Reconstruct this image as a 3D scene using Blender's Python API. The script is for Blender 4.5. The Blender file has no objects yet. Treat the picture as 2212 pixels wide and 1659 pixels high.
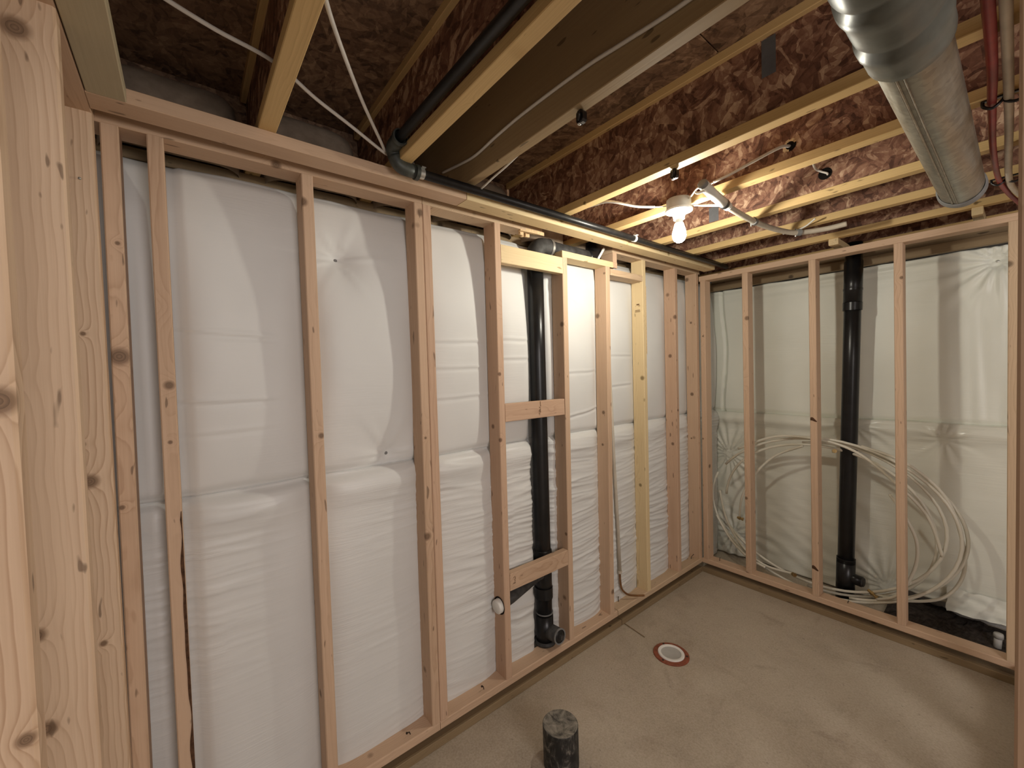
import bpy, bmesh, math, random
from mathutils import Vector, Matrix, noise
random.seed(7)
SC = bpy.context.scene
COL = SC.collection

# ------------------------------------------------------------------ camera
cam_d = bpy.data.cameras.new('camera')
cam = bpy.data.objects.new('camera', cam_d); COL.objects.link(cam)
cam_d.sensor_width = 36.0
cam_d.lens = 883.289 / 2212 * 36.0
cam_d.clip_start = 0.02
R = Matrix(((0.62544599, -0.00505202, 0.78025111),
            (0.77972169, 0.04144201, -0.62475327),
            (-0.02917891, 0.99912814, 0.02985891)))
cam.matrix_world = Matrix.Translation((1.58016, -3.15072, 1.62941)) @ R.to_4x4()
SC.camera = cam

# ------------------------------------------------------------------ world, lights, exposure
w = bpy.data.worlds.new('world'); SC.world = w; w.use_nodes = True
w.node_tree.nodes['Background'].inputs[0].default_value = (0.9, 0.85, 0.82, 1)
w.node_tree.nodes['Background'].inputs[1].default_value = 0.02
BULB_STRENGTH = 490.0
BULB_COLOR = (1.0, 0.95, 0.82)
def lamp(name, loc, power, color, radius):
    d = bpy.data.lights.new(name, 'POINT'); d.energy = power; d.color = color; d.shadow_soft_size = radius
    o = bpy.data.objects.new(name, d); o.location = loc; COL.objects.link(o); return o
# the lamps of the adjoining basement space, behind the camera
lamp('adjoining_room_lamp', (3.6, -2.62, 1.95), 142.0, (1.0, 0.94, 0.92), 0.60)
lamp('adjoining_room_lamp', (4.2, -5.0, 2.2), 16.0, (1.0, 0.94, 0.92), 0.40)
SC.view_settings.view_transform = 'Standard'
SC.view_settings.look = 'None'
SC.view_settings.gamma = 1.0
SC.view_settings.use_curve_mapping = False
SC.view_settings.exposure = 0.0
SC.cycles.max_bounces = 8
SC.cycles.diffuse_bounces = 4
SC.cycles.glossy_bounces = 3

# ------------------------------------------------------------------ material helpers
class N:
    def __init__(s, name):
        s.m = bpy.data.materials.new(name); s.m.use_nodes = True
        s.t = s.m.node_tree; s.t.nodes.clear()
        s.out = s.n('ShaderNodeOutputMaterial'); s.b = s.n('ShaderNodeBsdfPrincipled')
        s.l(s.b.outputs[0], s.out.inputs[0])
    def n(s, t, **k):
        x = s.t.nodes.new(t)
        for a, v in k.items(): setattr(x, a, v)
        return x
    def l(s, a, b): s.t.links.new(a, b)
    def math(s, op, a, b=None, c=None):
        x = s.n('ShaderNodeMath', operation=op)
        for i, v in enumerate((a, b, c)):
            if v is None: continue
            if isinstance(v, (int, float)): x.inputs[i].default_value = v
            else: s.l(v, x.inputs[i])
        return x.outputs[0]
    def vmath(s, op, a, b=None):
        x = s.n('ShaderNodeVectorMath', operation=op)
        for i, v in enumerate((a, b)):
            if v is None: continue
            if isinstance(v, (tuple, list)): x.inputs[i].default_value = v
            else: s.l(v, x.inputs[i])
        return x.outputs['Value'] if op in ('LENGTH', 'DISTANCE') else x.outputs[0]
    def noise(s, vec, scale, detail=2, rough=.5, dist=0):
        x = s.n('ShaderNodeTexNoise'); s.l(vec, x.inputs['Vector'])
        x.inputs['Scale'].default_value = scale; x.inputs['Detail'].default_value = detail
        x.inputs['Roughness'].default_value = rough; x.inputs['Distortion'].default_value = dist
        return x.outputs['Fac']
    def mix(s, f, a, b, mode='MIX'):
        x = s.n('ShaderNodeMix', data_type='RGBA', blend_type=mode)
        for i, v in ((0, f), (6, a), (7, b)):
            if isinstance(v, (int, float)): x.inputs[i].default_value = v
            elif isinstance(v, (tuple, list)): x.inputs[i].default_value = (*v[:3], 1)
            else: s.l(v, x.inputs[i])
        return x.outputs[2]
    def ramp(s, f, stops):
        x = s.n('ShaderNodeValToRGB'); s.l(f, x.inputs[0]); e = x.color_ramp.elements
        while len(e) < len(stops): e.new(0.5)
        for el, (p, c) in zip(e, stops):
            el.position = p; el.color = (*c, 1) if len(c) == 3 else c
        return x.outputs[0]
    def maprange(s, v, a, b, c, d):
        x = s.n('ShaderNodeMapRange'); s.l(v, x.inputs[0])
        for i, q in enumerate((a, b, c, d)): x.inputs[i + 1].default_value = q
        return x.outputs[0]
    def mapping(s, vec, scale=(1, 1, 1), loc=(0, 0, 0), rot=(0, 0, 0)):
        x = s.n('ShaderNodeMapping'); s.l(vec, x.inputs[0])
        x.inputs[1].default_value = loc; x.inputs[2].default_value = rot; x.inputs[3].default_value = scale
        return x.outputs[0]
    def bump(s, h, strength, dist=.01):
        x = s.n('ShaderNodeBump'); s.l(h, x.inputs['Height'])
        x.inputs['Strength'].default_value = strength; x.inputs['Distance'].default_value = dist
        s.l(x.outputs[0], s.b.inputs['Normal'])
    def set(s, color=None, rough=None, metal=None, spec=None):
        for k, v in (('Base Color', color), ('Roughness', rough), ('Metallic', metal), ('Specular IOR Level', spec)):
            if v is None: continue
            if isinstance(v, (int, float)): s.b.inputs[k].default_value = v
            elif isinstance(v, (tuple, list)): s.b.inputs[k].default_value = (*v[:3], 1)
            else: s.l(v, s.b.inputs[k])

def plain(name, color, rough=.5, metal=0., spec=.5, var=.12, scale=25., bump=0.):
    n = N(name); tc = n.n('ShaderNodeTexCoord').outputs['Object']
    f = n.noise(tc, scale, 4, .6)
    dark = tuple(c * (1 - var) for c in color); lite = tuple(min(1, c * (1 + var)) for c in color)
    n.set(n.ramp(f, [(.3, dark), (.7, lite)]), rough, metal, spec)
    if bump: n.bump(f, bump, .004)
    return n.m

def wood(name, lite, dark, knots=(), ring=30., contrast=.55, speck=True, knot_thr=.075, stain=None, rlo=.15):
    """lumber: long axis is the object's local X; growth rings, fibre, knots"""
    n = N(name)
    tc = n.n('ShaderNodeTexCoord').outputs['Object']
    rnd = n.n('ShaderNodeObjectInfo').outputs['Random']
    off = n.n('ShaderNodeCombineXYZ')
    n.l(n.math('MULTIPLY', rnd, 37.0), off.inputs[0])
    n.l(n.math('MULTIPLY_ADD', n.math('FRACT', n.math('MULTIPLY', rnd, 7.3)), .10, -.05), off.inputs[1])
    n.l(n.math('MULTIPLY_ADD', n.math('FRACT', n.math('MULTIPLY', rnd, 13.7)), .06, .025), off.inputs[2])
    p = n.vmath('ADD', tc, off.outputs[0])
    # knots: sparse voronoi + explicit ones (object space)
    v = n.n('ShaderNodeTexVoronoi'); v.inputs['Scale'].default_value = 5.5; n.l(p, v.inputs['Vector'])
    kd = n.math('DIVIDE', v.outputs['Distance'], knot_thr)
    for (x, y, z, r) in knots:
        dd = n.vmath('DISTANCE', tc, (x, y, z))
        kd = n.math('MINIMUM', kd, n.math('DIVIDE', dd, r))
    near = n.math('POWER', 2.718, n.math('MULTIPLY', kd, -.55))
    # grain warp
    wv = n.mapping(p, (.75, 5, 5))
    wn = n.noise(wv, 1.0, 3, .55)
    w2 = n.noise(n.mapping(p, (6, 22, 22)), 1.0, 2, .5)
    sep = n.n('ShaderNodeSeparateXYZ'); n.l(p, sep.inputs[0])
    yy = n.math('ADD', sep.outputs[1], n.math('MULTIPLY_ADD', wn, .10, -.05))
    zz = n.math('ADD', sep.outputs[2], n.math('MULTIPLY_ADD', w2, .012, -.006))
    rr = n.math('SQRT', n.math('ADD', n.math('MULTIPLY', yy, yy), n.math('MULTIPLY', zz, zz)))
    rr = n.math('ADD', rr, n.math('MULTIPLY', near, .035))
    saw = n.math('FRACT', n.math('MULTIPLY', rr, 1000.0 / ring * 4.5))
    band = n.ramp(saw, [(0., (0, 0, 0)), (.62, (.35,) * 3), (.9, (1,) * 3), (1., (0, 0, 0))])
    fib = n.noise(n.mapping(p, (3, 170, 170)), 1.0, 2, .6)
    big = n.noise(n.mapping(p, (.8, 7, 7)), 1.0, 2, .5)
    rm = n.maprange(n.noise(n.mapping(p, (.7, 9, 9), loc=(3, 1, 2)), 1.0, 2, .5), .35, .65, rlo, .9)
    f = n.math('ADD', n.math('MULTIPLY', n.math('MULTIPLY', band, rm), contrast), n.math('MULTIPLY', n.math('SUBTRACT', fib, .5), .6))
    f = n.math('ADD', f, n.math('MULTIPLY', n.math('SUBTRACT', big, .5), .9))
    c = n.mix(n.maprange(f, -.1, .95, 0, 1), lite, dark)
    kcol = tuple(q * .28 for q in dark); kmid = tuple(q * .62 for q in dark)
    c = n.mix(n.maprange(kd, .95, 1.5, .75, 0), c, kmid)
    kr = n.math('FRACT', n.math('MULTIPLY', kd, 3.0))
    c = n.mix(n.maprange(kd, .7, 1.0, .8, 0), c, n.mix(kr, kmid, kcol))
    if speck:
        s = n.noise(n.mapping(p, (14, 55, 55)), 1.0, 1, .4)
        c = n.mix(n.maprange(s, .735, .775, 0, .7), c, tuple(q * .35 for q in dark))
    if stain is not None:
        s = n.noise(n.mapping(p, (2.2, 5, 5)), 1.0, 3, .6)
        c = n.mix(n.maprange(s, .5, .66, 0, .8), c, stain)
    n.set(c, .62, 0, .3)
    n.bump(fib, .12, .002)
    return n.m

def osb(name, stops, scale=1.0):
    n = N(name); tc = n.n('ShaderNodeTexCoord').outputs['Object']
    rnd = n.n('ShaderNodeObjectInfo').outputs['Random']
    off = n.n('ShaderNodeCombineXYZ'); n.l(n.math('MULTIPLY', rnd, 20.), off.inputs[0])
    tc = n.vmath('ADD', tc, off.outputs[0])
    wob = n.n('ShaderNodeTexNoise'); wob.inputs['Scale'].default_value = 9; n.l(tc, wob.inputs['Vector'])
    tw = n.vmath('ADD', tc, n.vmath('MULTIPLY', n.vmath('SUBTRACT', wob.outputs['Color'], (.5, .5, .5)), (.06, .06, .06)))
    col = None; hh = None
    for i, (cs, fs) in enumerate(((11, 42), (8, 30), (15, 60))):
        v = n.n('ShaderNodeTexVoronoi'); v.inputs['Scale'].default_value = cs * scale
        n.l(n.mapping(tw, loc=(i * 3.1, i * 1.7, i * .9)), v.inputs['Vector'])
        sp = n.n('ShaderNodeSeparateColor'); n.l(v.outputs['Color'], sp.inputs[0])
        rot = n.n('ShaderNodeVectorRotate', rotation_type='AXIS_ANGLE')
        n.l(tw, rot.inputs['Vector'])
        rot.inputs['Axis'].default_value = (.45, .75, .5)
        n.l(n.math('MULTIPLY', sp.outputs[0], 3.14), rot.inputs['Angle'])
        v2 = n.n('ShaderNodeTexVoronoi'); v2.inputs['Scale'].default_value = fs * scale
        n.l(n.mapping(rot.outputs[0], (.22, 1, 1)), v2.inputs['Vector'])
        s2 = n.n('ShaderNodeSeparateColor'); n.l(v2.outputs['Color'], s2.inputs[0])
        c = s2.outputs[0]; h = v2.outputs['Distance']
        col = c if col is None else n.math('MULTIPLY_ADD', c, .34, n.math('MULTIPLY', col, .66))
        hh = h if hh is None else n.math('ADD', hh, h)
    fine = n.noise(tc, 90 * scale, 2, .6)
    f = n.math('MULTIPLY_ADD', n.math('SUBTRACT', fine, .5), .35, col)
    n.set(n.ramp(f, stops), .6, 0, .35)
    n.bump(fine, .30, .003)
    return n.m

PINK_L, PINK_D = (.63, .445, .305), (.42, .265, .165)
YEL_L, YEL_D = (.74, .58, .34), (.54, .38, .19)
M = {}
M['pink'] = wood('fir_lumber', PINK_L, PINK_D)
M['pink2'] = wood('fir_lumber_redder', (.61, .415, .285), (.40, .24, .155), ring=36)
M['tan'] = wood('fir_lumber_tan', (.63, .465, .31), (.42, .285, .175), ring=26)
M['yellow'] = wood('pine_lumber', YEL_L, YEL_D, ring=40, contrast=.6)
M['green'] = wood('greyish_lumber', (.47, .40, .265), (.36, .29, .18), contrast=.3)
M['treated'] = wood('treated_lumber', (.285, .205, .115), (.16, .105, .055), contrast=.5)
M['flange'] = wood('joist_flange', (.66, .46, .21), (.42, .265, .105), ring=22, knot_thr=.04)
M['lvl'] = wood('laminated_veneer', (.36, .26, .14), (.25, .165, .085), ring=60, contrast=.3, knot_thr=.03)
M['web'] = osb('joist_web_osb', [(.15, (.085, .036, .022)), (.42, (.20, .092, .057)), (.62, (.30, .16, .10)), (.88, (.56, .38, .25))])
M['deck'] = osb('subfloor_osb', [(.15, (.08, .046, .028)), (.45, (.19, .11, .065)), (.7, (.27, .165, .10)), (.9, (.40, .26, .16))])
M['abs'] = plain('black_abs', (.011, .011, .0115), .30, 0, .38, .25, 18)
M['abs_dull'] = plain('dusty_abs', (.05, .048, .046), .6, 0, .4, .5, 30)
M['iron'] = plain('black_iron', (.022, .021, .021), .38, .35, .5, .3, 30)
M['iron_fit'] = plain('iron_fitting', (.055, .06, .052), .5, .3, .5, .3, 40)
M['metal'] = plain('galvanised_strap', (.55, .55, .52), .35, .8, .5, .1, 60)
M['white'] = plain('white_plastic', (.80, .79, .74), .4, 0, .5, .05, 12)
M['porcelain'] = plain('white_porcelain', (.85, .84, .80), .25, 0, .5, .03, 12)
M['box'] = plain('junction_box_plastic', (.46, .45, .42), .55, 0, .4, .08, 20)
M['cable'] = plain('white_cable_jacket', (.66, .63, .58), .45, 0, .4, .06, 30)
M['grey'] = plain('grey_plastic', (.20, .20, .195), .5, 0, .4, .15, 30)
M['black'] = plain('black_plastic', (.012, .011, .012), .3, 0, .5, .2, 40)
M['brass'] = plain('brass_fitting', (.45, .33, .15), .28, .9, .5, .2, 60)
M['copper'] = plain('copper_tube', (.30, .16, .075), .38, .8, .5, .25, 40)
M['pexred'] = plain('red_water_pipe', (.24, .022, .022), .4, 0, .5, .25, 14)
M['pexwhite'] = plain('white_water_pipe', (.55, .49, .40), .4, 0, .5, .12, 14)
M['nail'] = plain('dark_nail', (.06, .045, .035), .45, .7, .5, .3, 60)
M['rust'] = plain('rust_red_flange', (.25, .07, .035), .55, 0, .4, .35, 40)
M['ink'] = plain('grade_stamp_ink', (.16, .09, .045), .7, 0, .2, .3, 200)
M['dark_grey'] = plain('dark_grey_patch', (.11, .11, .115), .6, 0, .3, .12, 20)
M['hole'] = plain('dark_hole', (.01, .008, .007), .9, 0, .1, .2, 20)
M['char'] = plain('dark_bark', (.085, .042, .022), .85, 0, .2, .6, 45, .5)
M['glove'] = plain('splintered_wood', (.72, .52, .30), .8, 0, .2, .2, 60)

def tube_plastic():
    n = N('translucent_tubing'); n.set((.74, .71, .60), .28, 0, .5)
    n.b.inputs['Subsurface Weight'].default_value = 0.0
    return n.m
M['pexclear'] = tube_plastic()

def galv():
    n = N('galvanised_sheet'); tc = n.n('ShaderNodeTexCoord').outputs['Object']
    v = n.n('ShaderNodeTexVoronoi'); v.inputs['Scale'].default_value = 60; n.l(tc, v.inputs['Vector'])
    f = n.noise(n.mapping(tc, (1.5, 1.5, 14)), 3, 4, .6)
    sp = n.n('ShaderNodeSeparateColor'); n.l(v.outputs['Color'], sp.inputs[0])
    g = n.math('MULTIPLY_ADD', sp.outputs[0], .25, n.math('MULTIPLY', f, .75))
    n.set(n.ramp(g, [(.3, (.25, .245, .21)), (.7, (.40, .39, .335))]), n.maprange(f, .3, .7, .30, .50), .9, .5)
    return n.m
M['galv'] = galv()
M['sleeve'] = plain('grey_duct_wrap', (.095, .10, .085), .40, .25, .5, .3, 10, .2)

def conc(name, a, b, c):
    n = N(name); tc = n.n('ShaderNodeTexCoord').outputs['Object']
    f1 = n.noise(tc, 1.6, 5, .62, .4); f2 = n.noise(tc, 9, 4, .6); f3 = n.noise(tc, 120, 2, .6)
    f = n.math('ADD', n.math('MULTIPLY', f1, .75), n.math('MULTIPLY', f2, .25))
    col = n.ramp(f, [(.32, a), (.5, b), (.68, c)])
    col = n.mix(n.maprange(n.noise(tc, 3.1, 3, .6, .8), .60, .70, 0, .42), col, (a[0] * .82, a[1] * .74, a[2] * .68))
    col = n.mix(n.maprange(n.noise(tc, 55, 2, .5), .70, .76, 0, .4), col, (.12, .09, .06))
    col = n.mix(.10, col, n.ramp(f3, [(.3, (0, 0, 0)), (.7, (1, 1, 1))]))
    n.set(col, n.maprange(f2, .3, .7, .42, .62), 0, .4)
    n.bump(f3, .08, .004)
    return n.m
M['floor'] = conc('concrete_slab', (.36, .295, .215), (.475, .40, .30), (.54, .465, .355))
M['concrete'] = conc('foundation_concrete', (.42, .40, .37), (.50, .48, .45), (.56, .54, .51))
M['dirt'] = plain('gravel_fill', (.045, .036, .03), .9, 0, .2, .5, 45, .8)

def vinyl(name, col, rough, bstr, sc):
    n = N(name); tc = n.n('ShaderNodeTexCoord').outputs['Object']
    f = n.noise(n.mapping(tc, (3, 3, 42)), sc, 2, .6, .6)
    f2 = n.noise(n.mapping(tc, (2.4, 2.4, 58), rot=(.05, .05, 0)), sc, 1, .5, .9)
    f2 = n.math('POWER', n.math('SUBTRACT', 1.0, n.math('MULTIPLY', n.math('ABSOLUTE', n.math('SUBTRACT', f2, .5)), 3.2)), 3.0)
    f = n.math('ADD', f, n.math('MULTIPLY', f2, n.maprange(n.noise(tc, 3.5, 0, .5), .42, .62, 0, .7)))
    g = n.noise(tc, 2.5, 3, .5)
    n.set(n.mix(n.maprange(g, .35, .65, 0, 1), col, tuple(q * .94 for q in col)), rough, 0, .4)
    n.bump(f, bstr, .006)
    return n.m
M['vinyl'] = vinyl('white_vinyl_facing', (.74, .742, .72), .55, .05, 1.0)
M['vinyl_low'] = vinyl('white_vinyl_facing_lower', (.74, .742, .72), .42, .14, 1.15)
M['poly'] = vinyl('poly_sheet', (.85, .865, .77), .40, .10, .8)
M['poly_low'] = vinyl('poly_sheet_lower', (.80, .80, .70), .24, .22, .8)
M['batt'] = plain('dusty_batt', (.33, .265, .20), .9, 0, .2, .25, 14, .4)

def glow():
    n = N('lit_bulb_glass')
    e = n.n('ShaderNodeEmission'); e.inputs[0].default_value = (*BULB_COLOR, 1); e.inputs[1].default_value = BULB_STRENGTH
    n.l(e.outputs[0], n.out.inputs[0]); return n.m
M['glow'] = glow()

# ------------------------------------------------------------------ geometry helpers
def link(name, bm, mat, parent=None, smooth=False, mw=None):
    me = bpy.data.meshes.new(name); bm.normal_update(); bm.to_mesh(me); bm.free()
    if smooth:
        for p in me.polygons: p.use_smooth = True
    me.materials.append(M[mat] if isinstance(mat, str) else mat)
    o = bpy.data.objects.new(name, me); COL.objects.link(o)
    if mw is not None: o.matrix_world = mw
    if parent is not None: adopt(o, parent)
    return o
def adopt(o, parent):
    bpy.context.view_layer.update() if False else None
    o.parent = parent
    o.matrix_parent_inverse = world_of(parent).inverted()
def world_of(o):
    m = o.matrix_basis.copy()
    if o.parent is not None: m = world_of(o.parent) @ o.matrix_parent_inverse @ m
    return m
def tag(o, label, cat, group=None, kind=None):
    o['label'] = label; o['category'] = cat
    if group: o['group'] = group
    if kind: o['kind'] = kind
    return o
def empty(name, loc, label, cat, group=None, kind=None):
    o = bpy.data.objects.new(name, None); COL.objects.link(o); o.location = loc; o.empty_display_size = .05
    return tag(o, label, cat, group, kind)

def board(name, a, b, w, h, ref, mat, parent=None, ch=.003, jag=0.):
    """lumber from a to b (centre line); w across (local Y), h along ref (local Z); eased edges"""
    a, b = Vector(a), Vector(b); X = (b - a).normalized(); Z = Vector(ref); Z = (Z - X * Z.dot(X)).normalized(); Y = Z.cross(X)
    L = (b - a).length
    mw = Matrix.Translation(a) @ Matrix((X, Y, Z)).transposed().to_4x4()
    bm = bmesh.new(); hw, hh = w / 2, h / 2
    prof = [(-hw + ch, -hh), (hw - ch, -hh), (hw, -hh + ch), (hw, hh - ch), (hw - ch, hh), (-hw + ch, hh), (-hw, hh - ch), (-hw, -hh + ch)]
    v0 = [bm.verts.new((0, y, z)) for y, z in prof]; v1 = [bm.verts.new((L, y, z)) for y, z in prof]
    for i in range(8):
        j = (i + 1) % 8; bm.faces.new((v0[i], v0[j], v1[j], v1[i]))
    bm.faces.new(v0[::-1]); bm.faces.new(v1)
    return link(name, bm, mat, parent, False, mw)

def box(name, lo, hi, mat, parent=None, ch=.002):
    """axis-aligned, long axis becomes local X"""
    lo, hi = Vector(lo), Vector(hi); d = hi - lo; c = (lo + hi) / 2
    ax = max(range(3), key=lambda i: d[i]); e = Vector([1 if i == ax else 0 for i in range(3)])
    a = c - e * d[ax] / 2; b = c + e * d[ax] / 2
    zi = (ax + 2) % 3; ref = Vector([1 if i == zi else 0 for i in range(3)])
    yi = 3 - ax - zi
    return board(name, a, b, d[yi], d[zi], ref, mat, parent, min(ch, min(d) * .2))

def tube_bm(bm, pts, r, seg=12, cap=True, rfun=None):
    pts = [Vector(p) for p in pts]; n = len(pts)
    T = [(pts[min(i + 1, n - 1)] - pts[max(i - 1, 0)]).normalized() for i in range(n)]
    u = T[0].orthogonal().normalized(); rings = []
    for i in range(n):
        u = (u - T[i] * u.dot(T[i])).normalized(); v = T[i].cross(u)
        rr = rfun(i / (n - 1)) if rfun else r
        rings.append([bm.verts.new(pts[i] + (u * math.cos(k * 2 * math.pi / seg) + v * math.sin(k * 2 * math.pi / seg)) * rr) for k in range(seg)])
    for i in range(n - 1):
        for k in range(seg):
            j = (k + 1) % seg; bm.faces.new((rings[i][k], rings[i][j], rings[i + 1][j], rings[i + 1][k]))
    if cap:
        bm.faces.new(rings[0][::-1]); bm.faces.new(rings[-1])
def tube(name, pts, r, mat, parent=None, seg=14, cap=True, rfun=None):
    bm = bmesh.new(); tube_bm(bm, pts, r, seg, cap, rfun)
    return link(name, bm, mat, parent, True)
def spline(P, per=8):
    P = [Vector(p) for p in P]; out = []
    for i in range(len(P) - 1):
        p0 = P[max(i - 1, 0)]; p1 = P[i]; p2 = P[i + 1]; p3 = P[min(i + 2, len(P) - 1)]
        for k in range(per):
            t = k / per
            out.append(.5 * ((2 * p1) + (p2 - p0) * t + (2 * p0 - 5 * p1 + 4 * p2 - p3) * t * t + (3 * p1 - p0 - 3 * p2 + p3) * t ** 3))
    out.append(P[-1]); return out
def bend(a, c, b, r, n=8):
    """a -> corner c -> b with rounded corner"""
    a, b, c = Vector(a), Vector(b), Vector(c); d1 = (a - c).normalized(); d2 = (b - c).normalized()
    s = c + d1 * r; e = c + d2 * r; out = [a]
    for k in range(n + 1):
        t = k / n; out.append((1 - t) ** 2 * s + 2 * t * (1 - t) * c + t * t * e)
    out.append(b); return out
def lathe(name, prof, origin, axis, mat, parent=None, seg=28, smooth=True, flute=None):
    """prof: (radius, height along axis)"""
    ax = Vector(axis).normalized(); u = ax.orthogonal().normalized(); v = ax.cross(u); o = Vector(origin)
    bm = bmesh.new(); rings = []
    for i, (r, h) in enumerate(prof):
        if r < 1e-6: rings.append([bm.verts.new(o + ax * h)]); continue
        ring = []
        for k in range(seg):
            a = k * 2 * math.pi / seg; q = r * (flute(a, h) if flute else 1)
            ring.append(bm.verts.new(o + ax * h + (u * math.cos(a) + v * math.sin(a)) * q))
        rings.append(ring)
    for A, B in zip(rings, rings[1:]):
        for k in range(seg):
            j = (k + 1) % seg
            if len(A) == 1 and len(B) == 1: continue
            if len(A) == 1: bm.faces.new((A[0], B[k], B[j]))
            elif len(B) == 1: bm.faces.new((A[k], B[0], A[j]))
            else: bm.faces.new((A[k], B[k], B[j], A[j]))
    bmesh.ops.recalc_face_normals(bm, faces=bm.faces)
    o = link(name, bm, mat, parent, smooth)
    return o
def prism(name, outline, z0, z1, mat, parent=None):
    bm = bmesh.new(); a = [bm.verts.new((x, y, z0)) for x, y in outline]; b = [bm.verts.new((x, y, z1)) for x, y in outline]
    n = len(a); bm.faces.new(a[::-1]); bm.faces.new(b)
    for i in range(n): bm.faces.new((a[i], a[(i + 1) % n], b[(i + 1) % n], b[i]))
    bmesh.ops.recalc_face_normals(bm, faces=bm.faces)
    return link(name, bm, mat, parent)
def sharp(o, ang=40):
    me = o.data
    bm = bmesh.new(); bm.from_mesh(me)
    for e in bm.edges:
        if len(e.link_faces) == 2 and e.calc_face_angle(0) > math.radians(ang): e.smooth = False
    bm.to_mesh(me); bm.free(); return o

# ------------------------------------------------------------------ structure: slab, foundation, subfloor
fl = box('floor', (-.45, -6.0, -.12), (5.2, .8, 0), 'floor'); tag(fl, 'bare stained concrete basement slab under the framing', 'floor', kind='structure')
ceil = box('ceiling', (-.45, -6.0, 2.695), (5.2, .8, 2.72), 'deck'); tag(ceil, 'dark oriented strand board subfloor deck over the joists', 'ceiling', kind='structure')
WL = box('wall_left', (-.45, -6.0, 0), (-.27, .8, 2.345), 'concrete'); tag(WL, 'long stud wall of fir lumber in front of white vinyl insulation', 'wall', kind='structure')
WB = box('wall_back', (-.27, .62, 0), (5.2, .80, 2.345), 'concrete'); tag(WB, 'stud wall at the far end in front of wrinkled poly sheeting', 'wall', kind='structure')
WN = box('wall_near', (.146, -3.3095, 2.345), (1.9, -3.236, 2.383), 'green'); tag(WN, 'stud wall beside the viewer with wide pale knotty board faces', 'wall', kind='structure')
WR = box('wall_right', (1.68, -2.34, 2.345), (1.755, .10, 2.383), 'pink'); tag(WR, 'stud wall whose doorway edge shows as a thin strip', 'wall', kind='structure')
far1 = box('wall_far', (5.0, -6.0, 0), (5.2, .5, 2.695), 'concrete'); tag(far1, 'concrete wall of the adjoining basement space', 'wall', kind='structure')
far2 = box('wall_rear', (-.27, -6.0, 0), (5.0, -5.8, 2.695), 'concrete'); tag(far2, 'concrete wall at the rear of the basement', 'wall', kind='structure')

# ------------------------------------------------------------------ left wall framing
ZT, ZP = 2.345, .112
def ystud(yr_top, yr_bot, zt, mat, parent=WL, zb=ZP, knots=None, x0=-.089, x1=0.):
    """stud of the left wall by its right edge (front face 38 mm wide); local Z = +x (front face normal)"""
    a = (x0 / 2 + x1 / 2, yr_bot - .019, zb); b = (x0 / 2 + x1 / 2, yr_top - .019, zt)
    m = mat
    if knots: m = wood('lumber_with_knots', *(dict(pink=(PINK_L, PINK_D), pink2=((.61, .415, .285), (.40, .24, .155)), yellow=(YEL_L, YEL_D), tan=((.63, .465, .31), (.42, .285, .175)))[mat]), knots=knots, ring=random.choice((26, 32, 38)))
    return board('stud', a, b, .038, .089, (1, 0, 0), m, parent)
# knots: (height above the stud foot, local y, local z, radius); local Y = Z x X = (1,0,0)x(0,0,1) = (0,-1,0)
def K(z, y=0., front=True, r=.014): return (z - ZP, y, .0445 if front else 0., r)
ystud(-3.265, -3.277, ZT, 'pink', knots=[K(1.704, .002, r=.021), K(1.28, .012, r=.006), K(2.02, -.006, r=.005)])
s1 = ystud(-3.169, -3.175, ZT, 'pink', knots=[K(1.619, -.004, r=.011), K(1.45, .0, r=.005)])
ystud(-2.764, -2.764, ZT, 'pink', knots=[K(1.419, -.010, r=.009)])
ystud(-2.3405, -2.340, ZT, 'pink', knots=[K(.939, .012, r=.014), K(1.36, .004, r=.005)])
ystud(-2.3015, -2.3005, ZT, 'pink2')
ystud(-1.929, -1.936, ZT, 'pink2', knots=[K(1.62, .010, r=.008), K(1.30, .016, r=.009), (1.25, .019, -.01, .010)])
ystud(-1.467, -1.484, 2.2515, 'pink', knots=[(1.772, .019, .030, .012), (2.09, .019, .03, .010), (.6, .019, .03, .008)])
ystud(-1.092, -1.120, 2.2515, 'pink', knots=[(1.25, .019, .01, .010), (1.05, .019, .00, .007), (2.1, .019, .03, .006)])
s7 = ystud(-.712, -.719, ZT, 'yellow', knots=[(1.45, .019, .030, .013), (.72, .019, .0, .010)])
ystud(-.309, -.316, ZT, 'pink2', knots=[(1.6, .019, .0, .012), (.95, .019, .01, .010), (1.2, .0, .0445, .008)])
ystud(.000, -.002, ZT, 'pink', knots=[(1.30, .019, .0, .012), (1.86, .019, .0, .008), (.95, .019, -.01, .006)])
# bark edge on the second stud and wane on the yellow stud
def ragged_strip(name, z0, z1, x, y, wid, mat, parent, n=34, depth=.010):
    bm = bmesh.new(); L = []
    for i in range(n + 1):
        t = i / n; z = z0 + (z1 - z0) * t; q = max(.12, min(1, 1.1 * noise.noise(Vector((z * 9, 3.1, x))) + .55)) * (1 if 0 < i < n else .1)
        L.append((bm.verts.new((x + .0012, y - wid * q, z)), bm.verts.new((x + .0012, y + .0012, z)), bm.verts.new((x - depth * q, y + .0012, z))))
    for A, B in zip(L, L[1:]):
        bm.faces.new((A[0], A[1], B[1], B[0])); bm.faces.new((A[1], A[2], B[2], B[1]))
    bm.faces.ensure_lookup_table()
    o = link(name, bm, mat, parent); o['label'] = 'dark ragged bark edge along the stud corner' if mat == 'char' else 'pale splintered edge along the stud corner'
    return o
ragged_strip('bark_edge', .35, 1.24, 0., -3.1745, .009, 'char', s1)
ragged_strip('wane_edge', 1.72, 2.18, 0., -.7135, .010, 'glove', s7, 30)
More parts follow.
